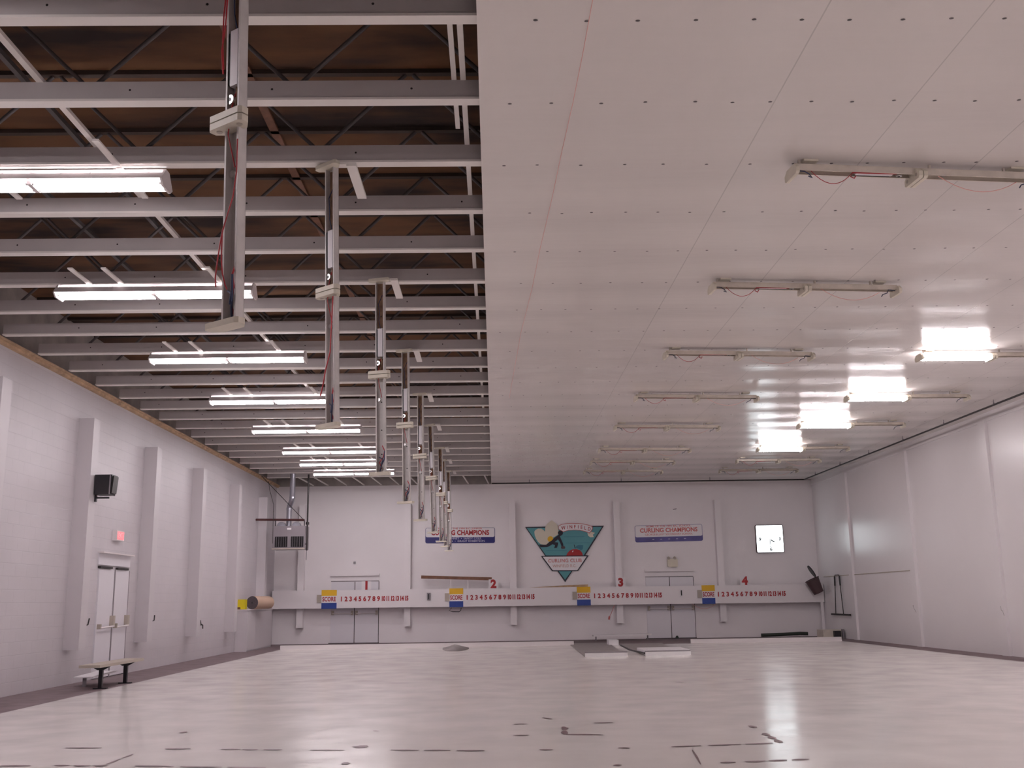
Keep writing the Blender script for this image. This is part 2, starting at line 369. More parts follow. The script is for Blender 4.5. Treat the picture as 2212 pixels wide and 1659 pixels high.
# ------------------------------------------------------------------ fluorescent fixtures
L8 = 2.44
def plate_profile(x0, x1, m, mb):
    pr = [(-.085, -.02), (.085, -.02), (.137, -.062), (.137, -.108), (.118, -.125), (-.118, -.125), (-.137, -.108), (-.137, -.062)]
    mb.prism([(x0, y, z) for y, z in pr], (x1-x0, 0, 0), m)
def arc_pts(c, r, a0, a1, n=8, ax='x'):
    return [(c[0], c[1]+r*math.cos(a0+(a1-a0)*k/n), c[2]+r*math.sin(a0+(a1-a0)*k/n)) for k in range(n+1)]
def open_fixture(parent, MF=None):
    """strip light whose cover is off: U channel open towards -z"""
    MF = MF or M_FIX
    m = MB(); a, d, t = .058, .062, .004
    m.box((0, -a, -t), (L8, a, 0), MF); m.box((0, -a, -d), (L8, -a+t, 0), MF); m.box((0, a-t, -d), (L8, a, 0), MF)
    m.box((0, -a, -d-.001), (L8, -a+.014, -d+.002), MF); m.box((0, a-.014, -d-.001), (L8, a, -d+.002), MF)
    for x in (.45, .8, 1.55, 1.9, 2.2): m.tube([(x, 0, -.004), (x, 0, -.008)], .009, M_DARK, 8)
    m.build('channel', parent)
    for x0, x1 in ((-.022, .012), (L8-.012, L8+.022)):
        p = MB(); plate_profile(x0, x1, M_FIXC, p); p.build('end_plate', parent)
    p = MB(); plate_profile(1.172, 1.212, M_FIXC, p); plate_profile(1.220, 1.260, M_FIXC, p)
    p.prism([(1.213, y, z) for y, z in [(-.055, -.01), (.055, -.01), (.12, -.06), (.12, -.1), (-.12, -.1), (-.12, -.06)]], (.006, 0, 0), M_DARK)
    for x in (1.170, 1.262):
        for y in (-.085, .085): p.tube([(x, y, -.08), (x+(.002 if x > 1.2 else -.002), y, -.08)], .018, M_BEIGE, 10)
    p.build('centre_holder', parent)
    b = MB().box((.62, -.034, -.058), (.98, .028, -.008), M_LABEL); b.box((.63, .0285, -.056), (.97, .045, -.012), M_BLACK); b.build('ballast', parent)
    b = MB().box((.02, -.05, -.0065), (.60, .05, -.0042), M_RUST); b.build('rust_stain', parent); b = MB().box((1.0, -.05, -.0065), (1.17, .05, -.0042), M_RUST); b.build('rust_stain', parent)
    s = MB().tube([(1.06, .03, -.012), (1.06, .03, -.055)], .03, M_ALU, 10); s.tube([(1.06, .03, -.055), (1.06, .03, -.057)], .012, M_BLACK, 8)
    s.build('knockout_ring', parent); s = MB().tube([(1.52, .03, -.010), (1.52, .03, -.03)], .022, M_ALU, 10); s.build('knockout_ring', parent)
    return parent
def sag(p, q, dz, n=9):
    p = Vector(p); q = Vector(q)
    return [p.lerp(q, k/n)+Vector((0, 0, -dz*4*(k/n)*(1-k/n))) for k in range(n+1)]
def side_wires(parent, seed, far=False):
    rnd = random.Random(seed); r = .006
    w = MB().tube(sag((.16, -.03, -.05), (.56, -.05, -.07), .11+.05*rnd.random()), .0035, M_RED, 5)
    w.tube(sag((.56, -.05, -.07), (1.0, -.04, -.062), .0), r, M_RED, 5)
    w.tube([(.56, -.05, -.07), (.54, -.05, -.11), (.57, -.06, -.13), (.59, -.05, -.10)], r, M_RED, 5)
    w.build('red_wire', parent)
    w = MB().tube(sag((1.42, -.03, -.06), (2.2, -.04, -.10), .10+.05*rnd.random()), .0035, M_PINK, 5); w.build('faded_wire', parent)
    w = MB().tube([(.03, -.03, -.06), (.10, -.04, -.07), (.14, -.05, -.10), (.17, -.04, -.13), (.13, -.05, -.12)], r, M_BLUEW, 5)
    w.tube([(2.42, -.03, -.07), (2.32, -.05, -.065), (2.30, -.05, -.11), (2.24, -.05, -.13), (2.22, -.05, -.16)], r, M_BLUEW, 5)
    w.build('dark_wire', parent)
def hangers(parent):
    for x in (.06, 1.35, 2.1): box('hanger', (x, -.012, 0), (x+.02, .012, .055), M_FIX, parent)
    for x in (.1, 2.16): box('mounting_plate', (x, -.05, .035), (x+.14, .05, .054), M_FIXC, parent)
# -- cover-less fixtures fixed under the sheet, third column, rows in order
rowY = [8.98, 12.58, 16.22, 19.83, 23.38, 27.0, 29.47, 31.68]
proto = empty('strip_light', (0, 0, 0)); open_fixture(proto); hangers(proto); side_wires(proto, 3)
first = True
for k, y in enumerate(rowY):
    e = proto if first else copy_tree(proto); first = False
    e.location = (2.81, y-.1, H-.035-.055); e.rotation_euler = (0, 0, math.radians(6 if k == 0 else 5))
    tag(e, f'unlit strip light in the middle column under the sheeted ceiling, {ORD[k]} from the camera', 'light', 'unlit strip lights under the sheeted ceiling, middle column')
# -- right column: near half burning
def tube_pair(parent, x0, x1, ys=(-.085, .085), z=-.085, r=.019, name='lamp_tube', tm=None):
    for y in ys:
        m = MB().tube([(x0+.02, y, z), (x1-.02, y, z)], r, tm or M_TUBE, 10, caps=False)
        for xa, xb in ((x0, x0+.02), (x1-.02, x1)): m.tube([(xa, y, z), (xb, y, z)], r*.95, M_ALU, 8)
        m.build(name, parent)
litR = empty('strip_light', (0, 0, 0)); open_fixture(litR); hangers(litR); tube_pair(litR, .03, 1.18, tm=M_TUBER)
w = MB().tube([(2.42, -.03, -.07), (2.30, -.05, -.085), (2.22, -.05, -.13), (2.20, -.05, -.17)], .006, M_BLUEW, 5); w.build('dark_wire', litR)
tag(litR, 'half burning strip light by the right wall, nearest of the four lit ones', 'light', 'half burning strip lights in the right column')
litR.location = (7.10, 16.48, H-.09); litR.rotation_euler = (0, 0, math.radians(1))
for k, y in enumerate((20.02, 23.33, 27.12)):
    e = copy_tree(litR); e.location = (7.08, y, H-.09)
    e['label'] = f'half burning strip light by the right wall, {("second", "third", "farthest")[k]} of the four lit ones'
for k, y in enumerate((29.50, 31.80)):
    e = copy_tree(proto); e.location = (7.07, y, H-.09); e.rotation_euler = (0, 0, math.radians(2))
    tag(e, ('unlit strip light beyond the last burning one of the right column', 'unlit strip light of the right column nearest the end wall')[k], 'light', 'unlit strip lights of the right column')
# -- left column: eight-foot fixtures with reflector, all burning
def wing_fixture(parent, strap=True):
    m = MB().box((0, -.05, -.05), (L8, .05, 0), M_WHITE); m.build('channel', parent)
    for x in ((.35, .75, 2.0) if strap else ()): box('mounting_strap', (x, -.66, 0), (x+.06, .66, .018), M_STRIP, parent)
    for s in (-1, 1):
        g = MB(); y0, z0, y1, z1 = s*.068, -.045, s*.165, -.135
        vs = [(0, y0, z0), (L8, y0, z0), (L8, y1, z1), (0, y1, z1)]
        vs += [(x, y, z+.004) for x, y, z in vs]
        g.add(vs, [(0, 1, 2, 3), (7, 6, 5, 4), (0, 4, 5, 1), (1, 5, 6, 2), (2, 6, 7, 3), (3, 7, 4, 0)], M_WHITE)
        for x in [L8*(i+.5)/9 for i in range(9)]: g.box((x-.008, s*.048, -.05), (x+.008, s*.075, -.038), M_WHITE)
        g.build('reflector', parent)
    for x0, x1 in ((-.02, .0), (L8, L8+.02)):
        p = MB().prism([(x0, -.05, 0), (x0, .05, 0), (x0, .165, -.135), (x0, .10, -.185), (x0, -.10, -.185), (x0, -.165, -.135)], (x1-x0, 0, 0), M_WHITE); p.build('end_plate', parent)
    p = MB().prism([(1.2, -.05, -.05), (1.2, .05, -.05), (1.2, .12, -.12), (1.2, .10, -.165), (1.2, -.10, -.165), (1.2, -.12, -.12)], (.04, 0, 0), M_WHITE); p.build('centre_holder', parent)
    tube_pair(parent, .01, 1.2, (-.075, .075), -.145, .021); tube_pair(parent, 1.24, 2.43, (-.075, .075), -.145, .021)
    return parent
litL = empty('reflector_light', (0, 0, 0)); wing_fixture(litL); first = True
names = ['cut off by the left photo edge', 'second from the camera', 'third from the camera', 'fourth from the camera', 'fifth from the camera', 'sixth from the camera', 'seventh from the camera', 'farthest from the camera']
for k, y in enumerate([9.15, 12.65, 16.25, 19.78, 23.30, 26.70, 29.1, 31.35]):
    e = litL if first else copy_tree(litL); first = False
    e.location = (-5.47+(.0 if k else -.02), y-.08, H-.0185); e.rotation_euler = (0, 0, 0)
    tag(e, f'burning white tube light under the bare joists, {names[k]}', 'light', 'burning tube lights under the bare joists')
for y in (5.45,):     # left column continued overhead by an unseen lamp, added to light the hall
    e = copy_tree(litL); e.location = (-5.47, y, H-.0185)
    tag(e, 'burning tube light of the left column overhead, added out of view to light the hall', 'light', 'burning tube lights added overhead out of view')
litAdded = empty('reflector_light', (7.1, 12.5, H-.046)); wing_fixture(litAdded, False)  # extra burning lamps, out of view, put in to brighten the hall
for k, (x, y) in enumerate(((7.1, 12.5), (7.1, 8.9), (7.1, 5.3), (7.1, 1.7), (2.8, 1.7), (7.1, -2.0))):
    e = copy_tree(litAdded) if k else litAdded; e.location = (x, y, H-.046)
    tag(e, 'burning tube light of the right side overhead, added unseen to light the hall', 'light', 'burning tube lights added overhead out of view')
# -- second column: fixtures that hang by one end
hY = [5.62, 9.0, 12.49, 16.21, 19.78, 23.38, 27.0, 29.39, 31.99]
hX = [-1.50, -1.46, -1.40, -1.40, -1.41, -1.43, -1.40, -1.42, -1.40]
ang = [35, 38, 14, 16, 18, 24, 12, 30, 16]
hp = empty('hanging_strip_light', (0, 0, 0)); open_fixture(hp, M_FIXG)
w = MB().tube([(.18, -.02, -.02), (.30, .02, -.05), (.42, .0, -.06), (.5, .02, -.04), (.62, 0, -.03)], .005, M_BLUEW, 5)
w.build('inner_wire', hp); w = MB().tube([(1.0, 0, -.03), (1.12, .02, -.05), (1.3, .01, -.08), (1.5, -.02, -.05)], .004, M_RED, 5)
w.tube([(.98, 0, -.03), (1.05, -.03, -.05), (1.15, .01, -.03)], .007, M_RUST, 5); w.build('inner_wire', hp)
w = MB().tube([(2.1, -.02, -.04), (2.17, -.07, -.10), (2.24, -.04, -.06), (2.30, .02, -.03), (2.38, .0, -.02)], .006, M_RED, 5)
w.tube([(2.17, -.07, -.10), (2.28, -.06, -.09), (2.34, -.01, -.05), (2.41, .02, -.02)], .007, M_BLUEW, 5); w.tube([(2.24, .02, -.05), (2.27, -.04, -.08), (2.33, -.02, -.07)], .007, M_BLUEW, 5)
w.build('end_wire', hp)
first = True
for k in range(9):
    e = hp if first else copy_tree(hp); first = False
    a = math.radians(ang[k]); n = Vector((-math.sin(a), -math.cos(a), 0)); zz = -n
    bot = Vector((hX[k]+[.06, .06, .04, .04, .03, .09, .04, .07, .03][k], hY[k], H-.05-L8)); top = Vector((hX[k], hY[k], H-.04))
    xx = (bot-top).normalized(); yy = zz.cross(xx).normalized(); zz = xx.cross(yy)
    e.matrix_world = Matrix(((xx.x, yy.x, zz.x, top.x), (xx.y, yy.y, zz.y, top.y), (xx.z, yy.z, zz.z, top.z), (0, 0, 0, 1)))
    tag(e, f'dead strip light hanging straight down from the joists by one end, {ORD[k]} from the camera', 'light', 'dead strip lights hanging down by one end')
    if k:
        b = MB().box((hX[k]+.12, hY[k]-.05, H-.03), (hX[k]+.21, hY[k]+.75, H-.002), M_STRIP)
        b.box((hX[k]-.05, hY[k]-.05, H-.014), (hX[k]+.12, hY[k]+.03, H-.004), M_STRIP)
        tag(b.build('mounting_board'), f'short white mounting board where the {ORD[k]} hanging strip light is fixed', 'board', 'mounting boards of the hanging lights')
# loose red wires beside the nearest hanging fixture
w = MB()
w.tube([at(492, -40, Y=5.5), at(484, 30, Y=5.5), at(481, 90, Y=5.5), at(483, 150, Y=5.5)], .0045, M_RED, 6)
w.tube([at(494, -40, Y=5.47), at(487, 60, Y=5.47), at(479, 110, Y=5.47), at(482, 160, Y=5.47)], .0045, M_RED, 6)
w.tube([at(513, 300, Y=5.45), at(511, 370, Y=5.45), at(503, 425, Y=5.45), at(492, 460, Y=5.45), at(478, 510, Y=5.45), at(470, 560, Y=5.45), at(465, 600, Y=5.45), at(466, 620, Y=5.45)], .004, M_RED, 6)
w.tube([at(492, 460, Y=5.45), at(480, 500, Y=5.45), at(478, 560, Y=5.45), at(480, 590, Y=5.45), at(486, 615, Y=5.45), at(490, 625, Y=5.45)], .004, M_RED, 6)
tag(w.build('loose_wire'), 'thin red wires looping beside the nearest hanging strip light', 'wire')
w = MB().tube([at(719, 640, Y=8.9), at(716, 700, Y=8.9), at(713, 760, Y=8.9), at(703, 800, Y=8.9), at(698, 830, Y=8.9), at(692, 855, Y=8.9)], .006, M_RED, 6)
tag(w.build('loose_wire'), 'thin red wire trailing from the second hanging strip light', 'wire')
w = MB().tube([at(a, b, Z=5.285) for a, b in [(1282, -10), (1262, 100), (1238, 220), (1213, 330), (1192, 430), (1166, 540), (1150, 620), (1125, 720), (1100, 860)]], .0024, M_PINK, 6)
tag(w.build('red_string'), 'faded red string running along under the sheeted ceiling', 'string')
# ------------------------------------------------------------------ posts
for k, y in enumerate((11.25, 14.90, 18.43, 22.0, 25.59, 29.24, 32.9)):
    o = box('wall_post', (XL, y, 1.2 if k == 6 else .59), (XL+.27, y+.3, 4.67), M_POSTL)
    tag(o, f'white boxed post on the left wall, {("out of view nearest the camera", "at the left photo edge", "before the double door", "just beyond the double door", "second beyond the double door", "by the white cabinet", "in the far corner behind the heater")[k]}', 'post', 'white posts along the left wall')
for k, x in enumerate((-6.54, -2.95, .625, 4.2, 7.69)):
    o = box('wall_post', (x-.105, YF-.27, .53), (x+.105, YF, 4.62), M_POST)
    tag(o, f'white boxed post on the end wall, {ORD[k]} from the left', 'post', 'white posts on the end wall')
for k, y in enumerate((18.0, 22.5, 27.1, 31.9)):
    o = box('wall_batten', (XR-.07, y, 0), (XR, y+.32, 5.1), M_WALLR)
    tag(o, f'shallow full-height batten on the right wall, {ORD[k]} from the camera', 'batten', 'battens on the right wall')
# ------------------------------------------------------------------ pipe round the ceiling
p = MB(); xp, yp, zp = 10.5, 34.45, 5.19
p.tube([(XE+.02, yp, zp), (xp, yp, zp)], .022, M_DARK, 8); p.tube([(xp, yp, zp), (xp, YB+.1, zp)], .022, M_DARK, 8)
root = empty('sprinkler_pipe', (xp, yp, zp), 'thin black pipe running under the ceiling along end wall and right wall', 'pipe')
o = p.build('pipe', root); o.matrix_parent_inverse = Matrix.Translation((-xp, -yp, -zp))
cl = MB()
for x in (1.2, 4.3, 7.3): cl.box((x-.012, yp-.012, zp), (x+.012, yp+.012, H-.036), M_GREY)
for k in range(14): y = 33.2-k*2.45; cl.tube([(xp, y, zp), (xp, y, zp+.06)], .03, M_GREY, 6, r2=.008); cl.box((xp-.006, y-.006, zp), (xp+.006, y+.006, H-.036), M_GREY)
o = cl.build('pipe_hanger', root); o.matrix_parent_inverse = Matrix.Translation((-xp, -yp, -zp))
# ------------------------------------------------------------------ doors
def far_door(n, x0, x1, handed):
    d = empty(n, (x0, YF, 0)); d['kind'] = 'structure'
    def B(nm, a, b, m): 
        o = box(nm, (a[0]-x0, a[1]-YF, a[2]), (b[0]-x0, b[1]-YF, b[2]), m, d); return o
    xm = (x0+x1)/2
    la = B('door_leaf', (x0+.01, YF-.03, .02), (xm-.012, YF, 2.03), M_DOOR); lb = B('door_leaf', (xm+.012, YF-.03, .02), (x1-.01, YF, 2.03), M_DOOR)
    B('door_gap', (xm-.012, YF-.022, .0), (xm+.012, YF, 2.03), M_DARK)
    B('door_gap', (x1-.01, YF-.022, .0), (x1+.008, YF, 2.03), M_DARK)
    B('sill', (x0-.05, YF-.03, .0), (x1+.02, YF, .02), M_DARK)
    B('head_seal', (x0, YF-.035, 2.035), (x1, YF-.001, 2.06), M_GREYL)
    B('lintel', (x0-.02, YF-.10, 2.22), (x1+.02, YF-.001, 2.29), M_WALLF)
    for xa, xb, lf in ((x0+.08, xm-.07, la), (xm+.07, x1-.06, lb)):
        g = MB().tube([(xa-x0, -.09, .98), (xb-x0, -.09, .98)], .016, M_WHITE, 8)
        for x in (xa, xb): g.box((x-x0-.04, -.1, .93), (x-x0+.04, -.03, 1.07), M_BEIGE)
        g.build('push_bar', lf)
far_door('door_1', -5.55, -3.93, 1); far_door('door_2', 5.13, 6.77, 1)
d = empty('door_3', (XL, 19.78, 0)); d['kind'] = 'structure'
def B3(nm, a, b, m): return box(nm, a, b, m, d)
la = B3('door_leaf', (0, .02, .02), (.03, .80, 2.03), M_DOOR); lb = B3('door_leaf', (0, .86, .02), (.03, 1.62, 2.03), M_DOOR)
B3('door_gap', (0, .80, 0), (.036, .86, 2.03), M_GREYL); B3('door_gap', (0, 1.62, 0), (.034, 1.645, 2.03), M_GREYL)
B3('head_seal', (0, 0, 2.035), (.06, .62, 2.075), M_DARK); B3('head_seal', (0, .92, 2.035), (.06, 1.5, 2.075), M_DARK)
B3('lintel', (0, -.03, 2.32), (.11, 1.68, 2.345), M_WHITE); B3('frame_head', (0, -.02, 2.10), (.02, 1.68, 2.32), M_DOOR)
for ya, yb, lf in ((.08, .76, la), (.92, 1.56, lb)):
    g = MB().tube([(.10, ya, .93), (.10, yb, .95)], .018, M_WHITE, 8)
    g.box((.03, yb-.07, .93), (.11, yb+.02, 1.15), M_BEIGE); g.box((.03, ya-.01, .91), (.10, ya+.04, 1.0), M_BEIGE)
    g.build('push_bar', lf)
# ------------------------------------------------------------------ scoreboard shelf
YS = 35.0
sb = empty('scoreboard', (0, YS, 1.46), 'long white scoreboard beam across the end wall with four numbered sheets', 'scoreboard')
def S(nm, mb):
    o = mb.build(nm, sb); o.matrix_parent_inverse = Matrix.Translation((0, -YS, -1.46)); return o
zt = lambda x: 1.745-.0*x
S('board', MB().prism([(-7.42, YS, 1.165), (11.05, YS, 1.125), (11.05, YS, 1.715), (-7.42, YS, 1.755)], (0, .25, 0), M_POST))
S('end_post', MB().box((10.93, YS+.02, 0), (11.02, YS+.1, 1.13), M_POST))
def zs(x): return -.04*(x+7.42)/18.47
xs_ = [(-5.776, -5.272, -5.16, -2.88, -4.29), (-1.522, -1.06, -.975, 1.335, -.045), (2.745, 3.20, 3.29, 5.60, 4.228), (6.94, 7.38, 7.45, 9.77, 8.413)]
inv = Matrix.Translation((0, -YS, -1.46))
for k, (xa, xb, d0, d1, xn) in enumerate(xs_):
    z = zs(xa)
    S('yellow_panel', MB().box((xa, YS-.012, 1.57+z), (xb, YS, 1.765+z), M_YEL))['label'] = 'yellow painted panel'
    S('blue_panel', MB().box((xa, YS-.012, 1.15+z), (xb, YS, 1.345+z), M_BLUE))['label'] = 'blue painted panel'
    sp_ = S('score_panel', MB().box((xa, YS-.012, 1.345+z), (xb, YS, 1.57+z), M_SIGNW))
    text('score_lettering', 'SCORE', .20, M_REDP, sp_, face_cam((xa+xb)/2, YS-.015, 1.457+z), (xb-xa)/.70, .006)
    S('card_box', MB().box((xa-.15, YS-.05, 1.36+z), (xa, YS, 1.61+z), M_BEIGE))
    n = 15
    for q in range(n):
        x = d0+.045+(d1-d0-.12)*q/(n-1); s_ = str(q+1)
        o = text('digit', s_, .205, M_REDP, sb, face_cam(x, YS-.004, 1.455+zs(x)), .95 if q < 9 else .70, .008 if q < 9 else .010, .9); o.matrix_parent_inverse = inv
    nc_ = S('number_card', MB().box((xn-.16, YS-.006, 1.72), (xn+.16, YS-.001, 2.03), M_SIGNW))
    text('sheet_number', str(k+1), .36, M_REDP, nc_, face_cam(xn, YS-.009, 1.885+zs(xn)), 1.0, .020)
# things on the scoreboard
for x, lab in ((-2.21, 'left'), (6.25, 'right')):
    e = empty('key_box', (x, YS-.035, 1.50), f'small grey box with black slot on the {lab} part of the scoreboard beam', 'box')
    box('body', (-.06, 0, -.12), (.06, .03, .12), M_GREY if x < 0 else M_SIGNW, e); box('slot', (-.022, -.012, -.09), (.018, 0, .08), M_BLACK, e)
g = MB().tube([(-1.45, YS+.03, 1.12), (-1.53, YS+.03, 1.03), (-1.42, YS+.03, .99), (-1.2, YS+.03, .985), (-1.14, YS+.03, 1.03), (-1.13, YS+.03, 1.12)], .012, M_BLACK, 6)
tag(g.build('cable_loop'), 'black cable loop hanging under the second blue score panel', 'cable')
g = MB().tube(sag((6.6, YS+.02, 1.13), (7.4, YS+.02, 1.12), .16), .006, M_PINK, 5); tag(g.build('string_loop'), 'thin red string sagging under the fourth score panel', 'string')
g = MB().tube([(4.0, YS+.1, 1.12), (3.88, YS+.1, .85), (3.80, YS+.1, .72)], .008, M_REDF, 5); g.tube([(3.82, YS+.1, .76), (3.80, YS+.08, .66)], .03, M_REDF, 6)
tag(g.build('hanging_tassel'), 'small faded red tassel hanging under the scoreboard by the fourth post', 'tassel')
g = MB().prism([at(1187, 1318, Y=YF-.02), at(1187, 1341, Y=YF-.02), at(1191, 1343, Y=YF-.02), at(1206, 1343, Y=YF-.02), at(1209, 1341, Y=YF-.02), at(1209, 1318, Y=YF-.02)], (0, .019, 0), M_SIGNW)
tag(g.build('wall_plate'), 'small white plate on the end wall below the scoreboard, under the crest', 'plate')
# brown boards resting above the scoreboard
g = MB().bar((-2.47, YS+.12, 2.145), (-.1, YS+.12, 2.05), .09, .10, M_BROWN); tag(g.build('wood_board'), 'long brown board lying above the scoreboard beside the number two', 'board')
g = MB().box((-1.50, YS+.1, 1.75), (-1.47, YS+.13, 2.045), M_WHITE); g.box((-.93, YS+.1, 1.75), (-.90, YS+.13, 2.015), M_WHITE); tag(g.build('board_prop'), 'thin white props holding up the brown board over the second score panel', 'prop')
g = MB().prism([(1.15, YS+.02, 1.742), (3.12, YS+.02, 1.742), (3.13, YS+.02, 1.82), (2.3, YS+.02, 1.80)], (0, .08, 0), M_WOOD); tag(g.build('wood_board'), 'tapering brown board lying on the scoreboard below the crest', 'board')
# ------------------------------------------------------------------ champion signs
def rrect(x0, x1, z0, z1, r, y, n=4):
    P = []
    for cx, cz, a in ((x1-r, z1-r, 0), (x0+r, z1-r, PI/2), (x0+r, z0+r, PI), (x1-r, z0+r, 1.5*PI)):
        for k in range(n+1): t = a+PI/2*k/n; P.append((cx+r*math.cos(t), y, cz+r*math.sin(t)))
    return P
def sign(x0, x1, z0, z1, lab, faded, lines, tilt=0):
    e = empty('champions_sign', ((x0+x1)/2, YF-.02, (z0+z1)/2), lab, 'sign')
    W = (x1-x0)/2; Hh = (z1-z0)/2; zb = -Hh+(2*Hh)*(.39 if not faded else .30)
    MB().prism(rrect(-W, W, -Hh, Hh, .06, 0)[::-1], (0, .02, 0), M_NAVYF if faded else M_NAVY).build('backing', e)
    wf = MB().prism(rrect(-W+.012, W-.012, zb, Hh-.012, .05, -.003)[::-1], (0, .003, 0), M_SIGNW).build('white_face', e)
    for s_, size, z, m, sx, off in lines: 
        text('lettering', s_, size, m, wf, face_cam(0, -.005, z), sx, off, ext=.002)
    e.rotation_euler = (0, tilt, 0)
    return e
sign(-2.36, .02, 3.275, 3.80, 'clean white and navy champions sign partly hidden behind hanging lights', False,
     [('HOME OF THE 1990 B.C. JUNIOR', .085, .235, M_REDF, 1.22, .001), ('CURLING CHAMPIONS', .225, .085, M_REDP, .86, .008),
      ('DEAN HENNEY  \u2022  SANDY COLE', .095, -.105, M_SIGNL, 1.05, .001), ('KELLY OLSEN  \u2022  GRANT ROBERTSON', .095, -.195, M_SIGNL, 1.05, .001)], .008)
sign(4.84, 7.17, 3.23, 3.80, 'faded pink and purple champions sign right of the crest', True,
     [('HOME OF THE 1991 B.C. SCHOOL', .09, .245, M_REDF, 1.15, .001), ('CURLING CHAMPIONS', .20, .105, M_REDF, .97, .006),
      ('GEORGE ELLIOT SECONDARY SCHOOL', .088, -.035, M_REDF, 1.05, 0), ('\u2022  \u2022  \u2022  \u2022  \u2022', .1, -.2, M_SIGNL, 3.0, 0)], -.012)
# ------------------------------------------------------------------ the crest
cr = empty('club_crest', (2.42, YF-.03, 2.85), 'triangular teal club crest with a sliding curler, flower and apple', 'sign')
cinv = Matrix.Translation((-2.42, -(YF-.03), -2.85))
def LP(x, z, k=0): return at(1120+x/10.37, 1110+z/10.37, Y=YF-.052-.0025*k)
def cre(nm, pts, m, k, closed=True):
    P = [LP(x, z, k) for x, z in pts]
    # orientation towards the room
    ar = sum(P[i].x*P[(i+1) % len(P)].z-P[(i+1) % len(P)].x*P[i].z for i in range(len(P)))
    if ar < 0: P = P[::-1]
    mb = MB(); mb.prism(P, (0, .03 if k == 0 else .0024, 0), m)
    o = mb.build(nm, cr); o.matrix_parent_inverse = cinv; return o
def lin(nm, pts, wd, m, k):
    mb = MB()
    for a, b in zip(pts[:-1], pts[1:]): 
        mb.bar(LP(*a, k), LP(*b, k), .0024, wd, m, up=(0, 0, 1) if abs(a[0]-b[0]) > abs(a[1]-b[1]) else (1, 0, 0))
    o = mb.build(nm, cr); o.matrix_parent_inverse = cinv; return o
cre('outline_board', [(150, 295), (1915, 265), (1500, 925), (1575, 930), (1335, 1278), (1210, 1280), (1045, 1530), (872, 1280), (755, 1282), (505, 945), (600, 940)], M_BLK2, 0)
cre('teal_field', [(185, 318), (1870, 292), (1460, 930), (615, 932)], M_TEAL, 1)
cre('teal_point', [(900, 1285), (1185, 1282), (1045, 1475)], M_TEAL, 1)
cre('white_plate', [(545, 962), (1530, 952), (1318, 1262), (768, 1264)], M_SIGNW, 2)
cre('flower', [(355, 400), (380, 360), (440, 330), (510, 330), (560, 360), (595, 400), (600, 300), (640, 225), (690, 180), (748, 145), (800, 180), (850, 225), (885, 290), (890, 345), (900, 400), (880, 470), (800, 520), (720, 560), (680, 620), (660, 680), (590, 695), (500, 680), (440, 630), (395, 560), (365, 480)], M_CREAM, 2)
cre('flower_centre', [(650+65*math.cos(t)+65, 565+65*math.sin(t)) for t in (2*PI*k/16 for k in range(16))], M_YEL, 3)
cre('banner', [(890, 275), (960, 235), (1060, 215), (1200, 207), (1340, 210), (1450, 222), (1560, 245), (1655, 280), (1665, 330), (1640, 380), (1590, 435), (1500, 400), (1380, 372), (1250, 365), (1120, 372), (1000, 408), (960, 380), (900, 350)], M_REDF, 3)
cre('banner_face', [(898, 283), (965, 245), (1062, 226), (1200, 218), (1340, 221), (1448, 233), (1555, 256), (1640, 288), (1650, 330), (1628, 372), (1585, 420), (1500, 388), (1382, 361), (1250, 354), (1120, 361), (1004, 395), (966, 370), (908, 342)], M_SIGNW, 4)
cre('banner_tail', [(1545, 425), (1590, 440), (1625, 400), (1715, 425), (1665, 470), (1690, 520), (1610, 525), (1560, 490)], M_CREAM, 4)
for ch, x, z, ro in [('W', 1005, 318, .16), ('I', 1100, 305, .10), ('N', 1175, 297, .05), ('F', 1262, 293, .01), ('I', 1340, 296, -.02), ('E', 1410, 303, -.07), ('L', 1495, 320, -.12), ('D', 1585, 342, -.18)]:
    p_ = LP(x, z, 5); o = text('banner_letter', ch, .165, M_REDP, cr, face_cam(p_.x, p_.y, p_.z, ro), .85, .002, ext=.001); o.matrix_parent_inverse = cinv
p_ = LP(1040, 1050, 4); o = text('plate_lettering', 'CURLING CLUB', .165, M_REDF, cr, face_cam(p_.x, p_.y, p_.z), .95, .001, 1.06, ext=.001); o.matrix_parent_inverse = cinv
p_ = LP(1030, 1168, 4); o = text('plate_lettering', 'WINFIELD B.C.', .135, M_PALE, cr, face_cam(p_.x, p_.y, p_.z), .92, 0, ext=.001); o.matrix_parent_inverse = cinv
cre('curler_figure', [(455, 690), (620, 690), (680, 640), (740, 600), (800, 540), (870, 490), (905, 465), (880, 430), (895, 390), (930, 372), (975, 385), (998, 425), (985, 465), (950, 490), (925, 500), (960, 580), (1000, 670), (1005, 720), (965, 730), (940, 660), (900, 590), (885, 570), (850, 600), (810, 635), (890, 640), (885, 690), (860, 760), (800, 765), (820, 700), (760, 680), (700, 720), (640, 745), (495, 750)], M_BLK2, 5)
cre('curling_stone', [(950, 745), (965, 725), (1030, 722), (1048, 750), (1035, 782), (965, 782)], M_MAROON, 6)
cre('apple', [(1072, 935), (1095, 880), (1150, 820), (1210, 795), (1300, 790), (1380, 815), (1425, 870), (1445, 932)], M_REDP, 3)
cre('apple_shine', [(1200, 850), (1215, 820), (1235, 828), (1215, 860)], M_SIGNW, 4)
cre('apple_leaf', [(1270, 760), (1300, 715), (1360, 695), (1450, 705), (1440, 790), (1400, 815), (1350, 780)], M_TEALD, 3)
lin('apple_stem', [(1245, 690), (1270, 775)], .02, M_BLK2, 4)
for z, a, b in ((515, 1010, 1480), (655, 1050, 1600), (825, 620, 1080)): lin('ice_stroke', [(a, z), (b, z-8)], .012, M_TEALD, 2)
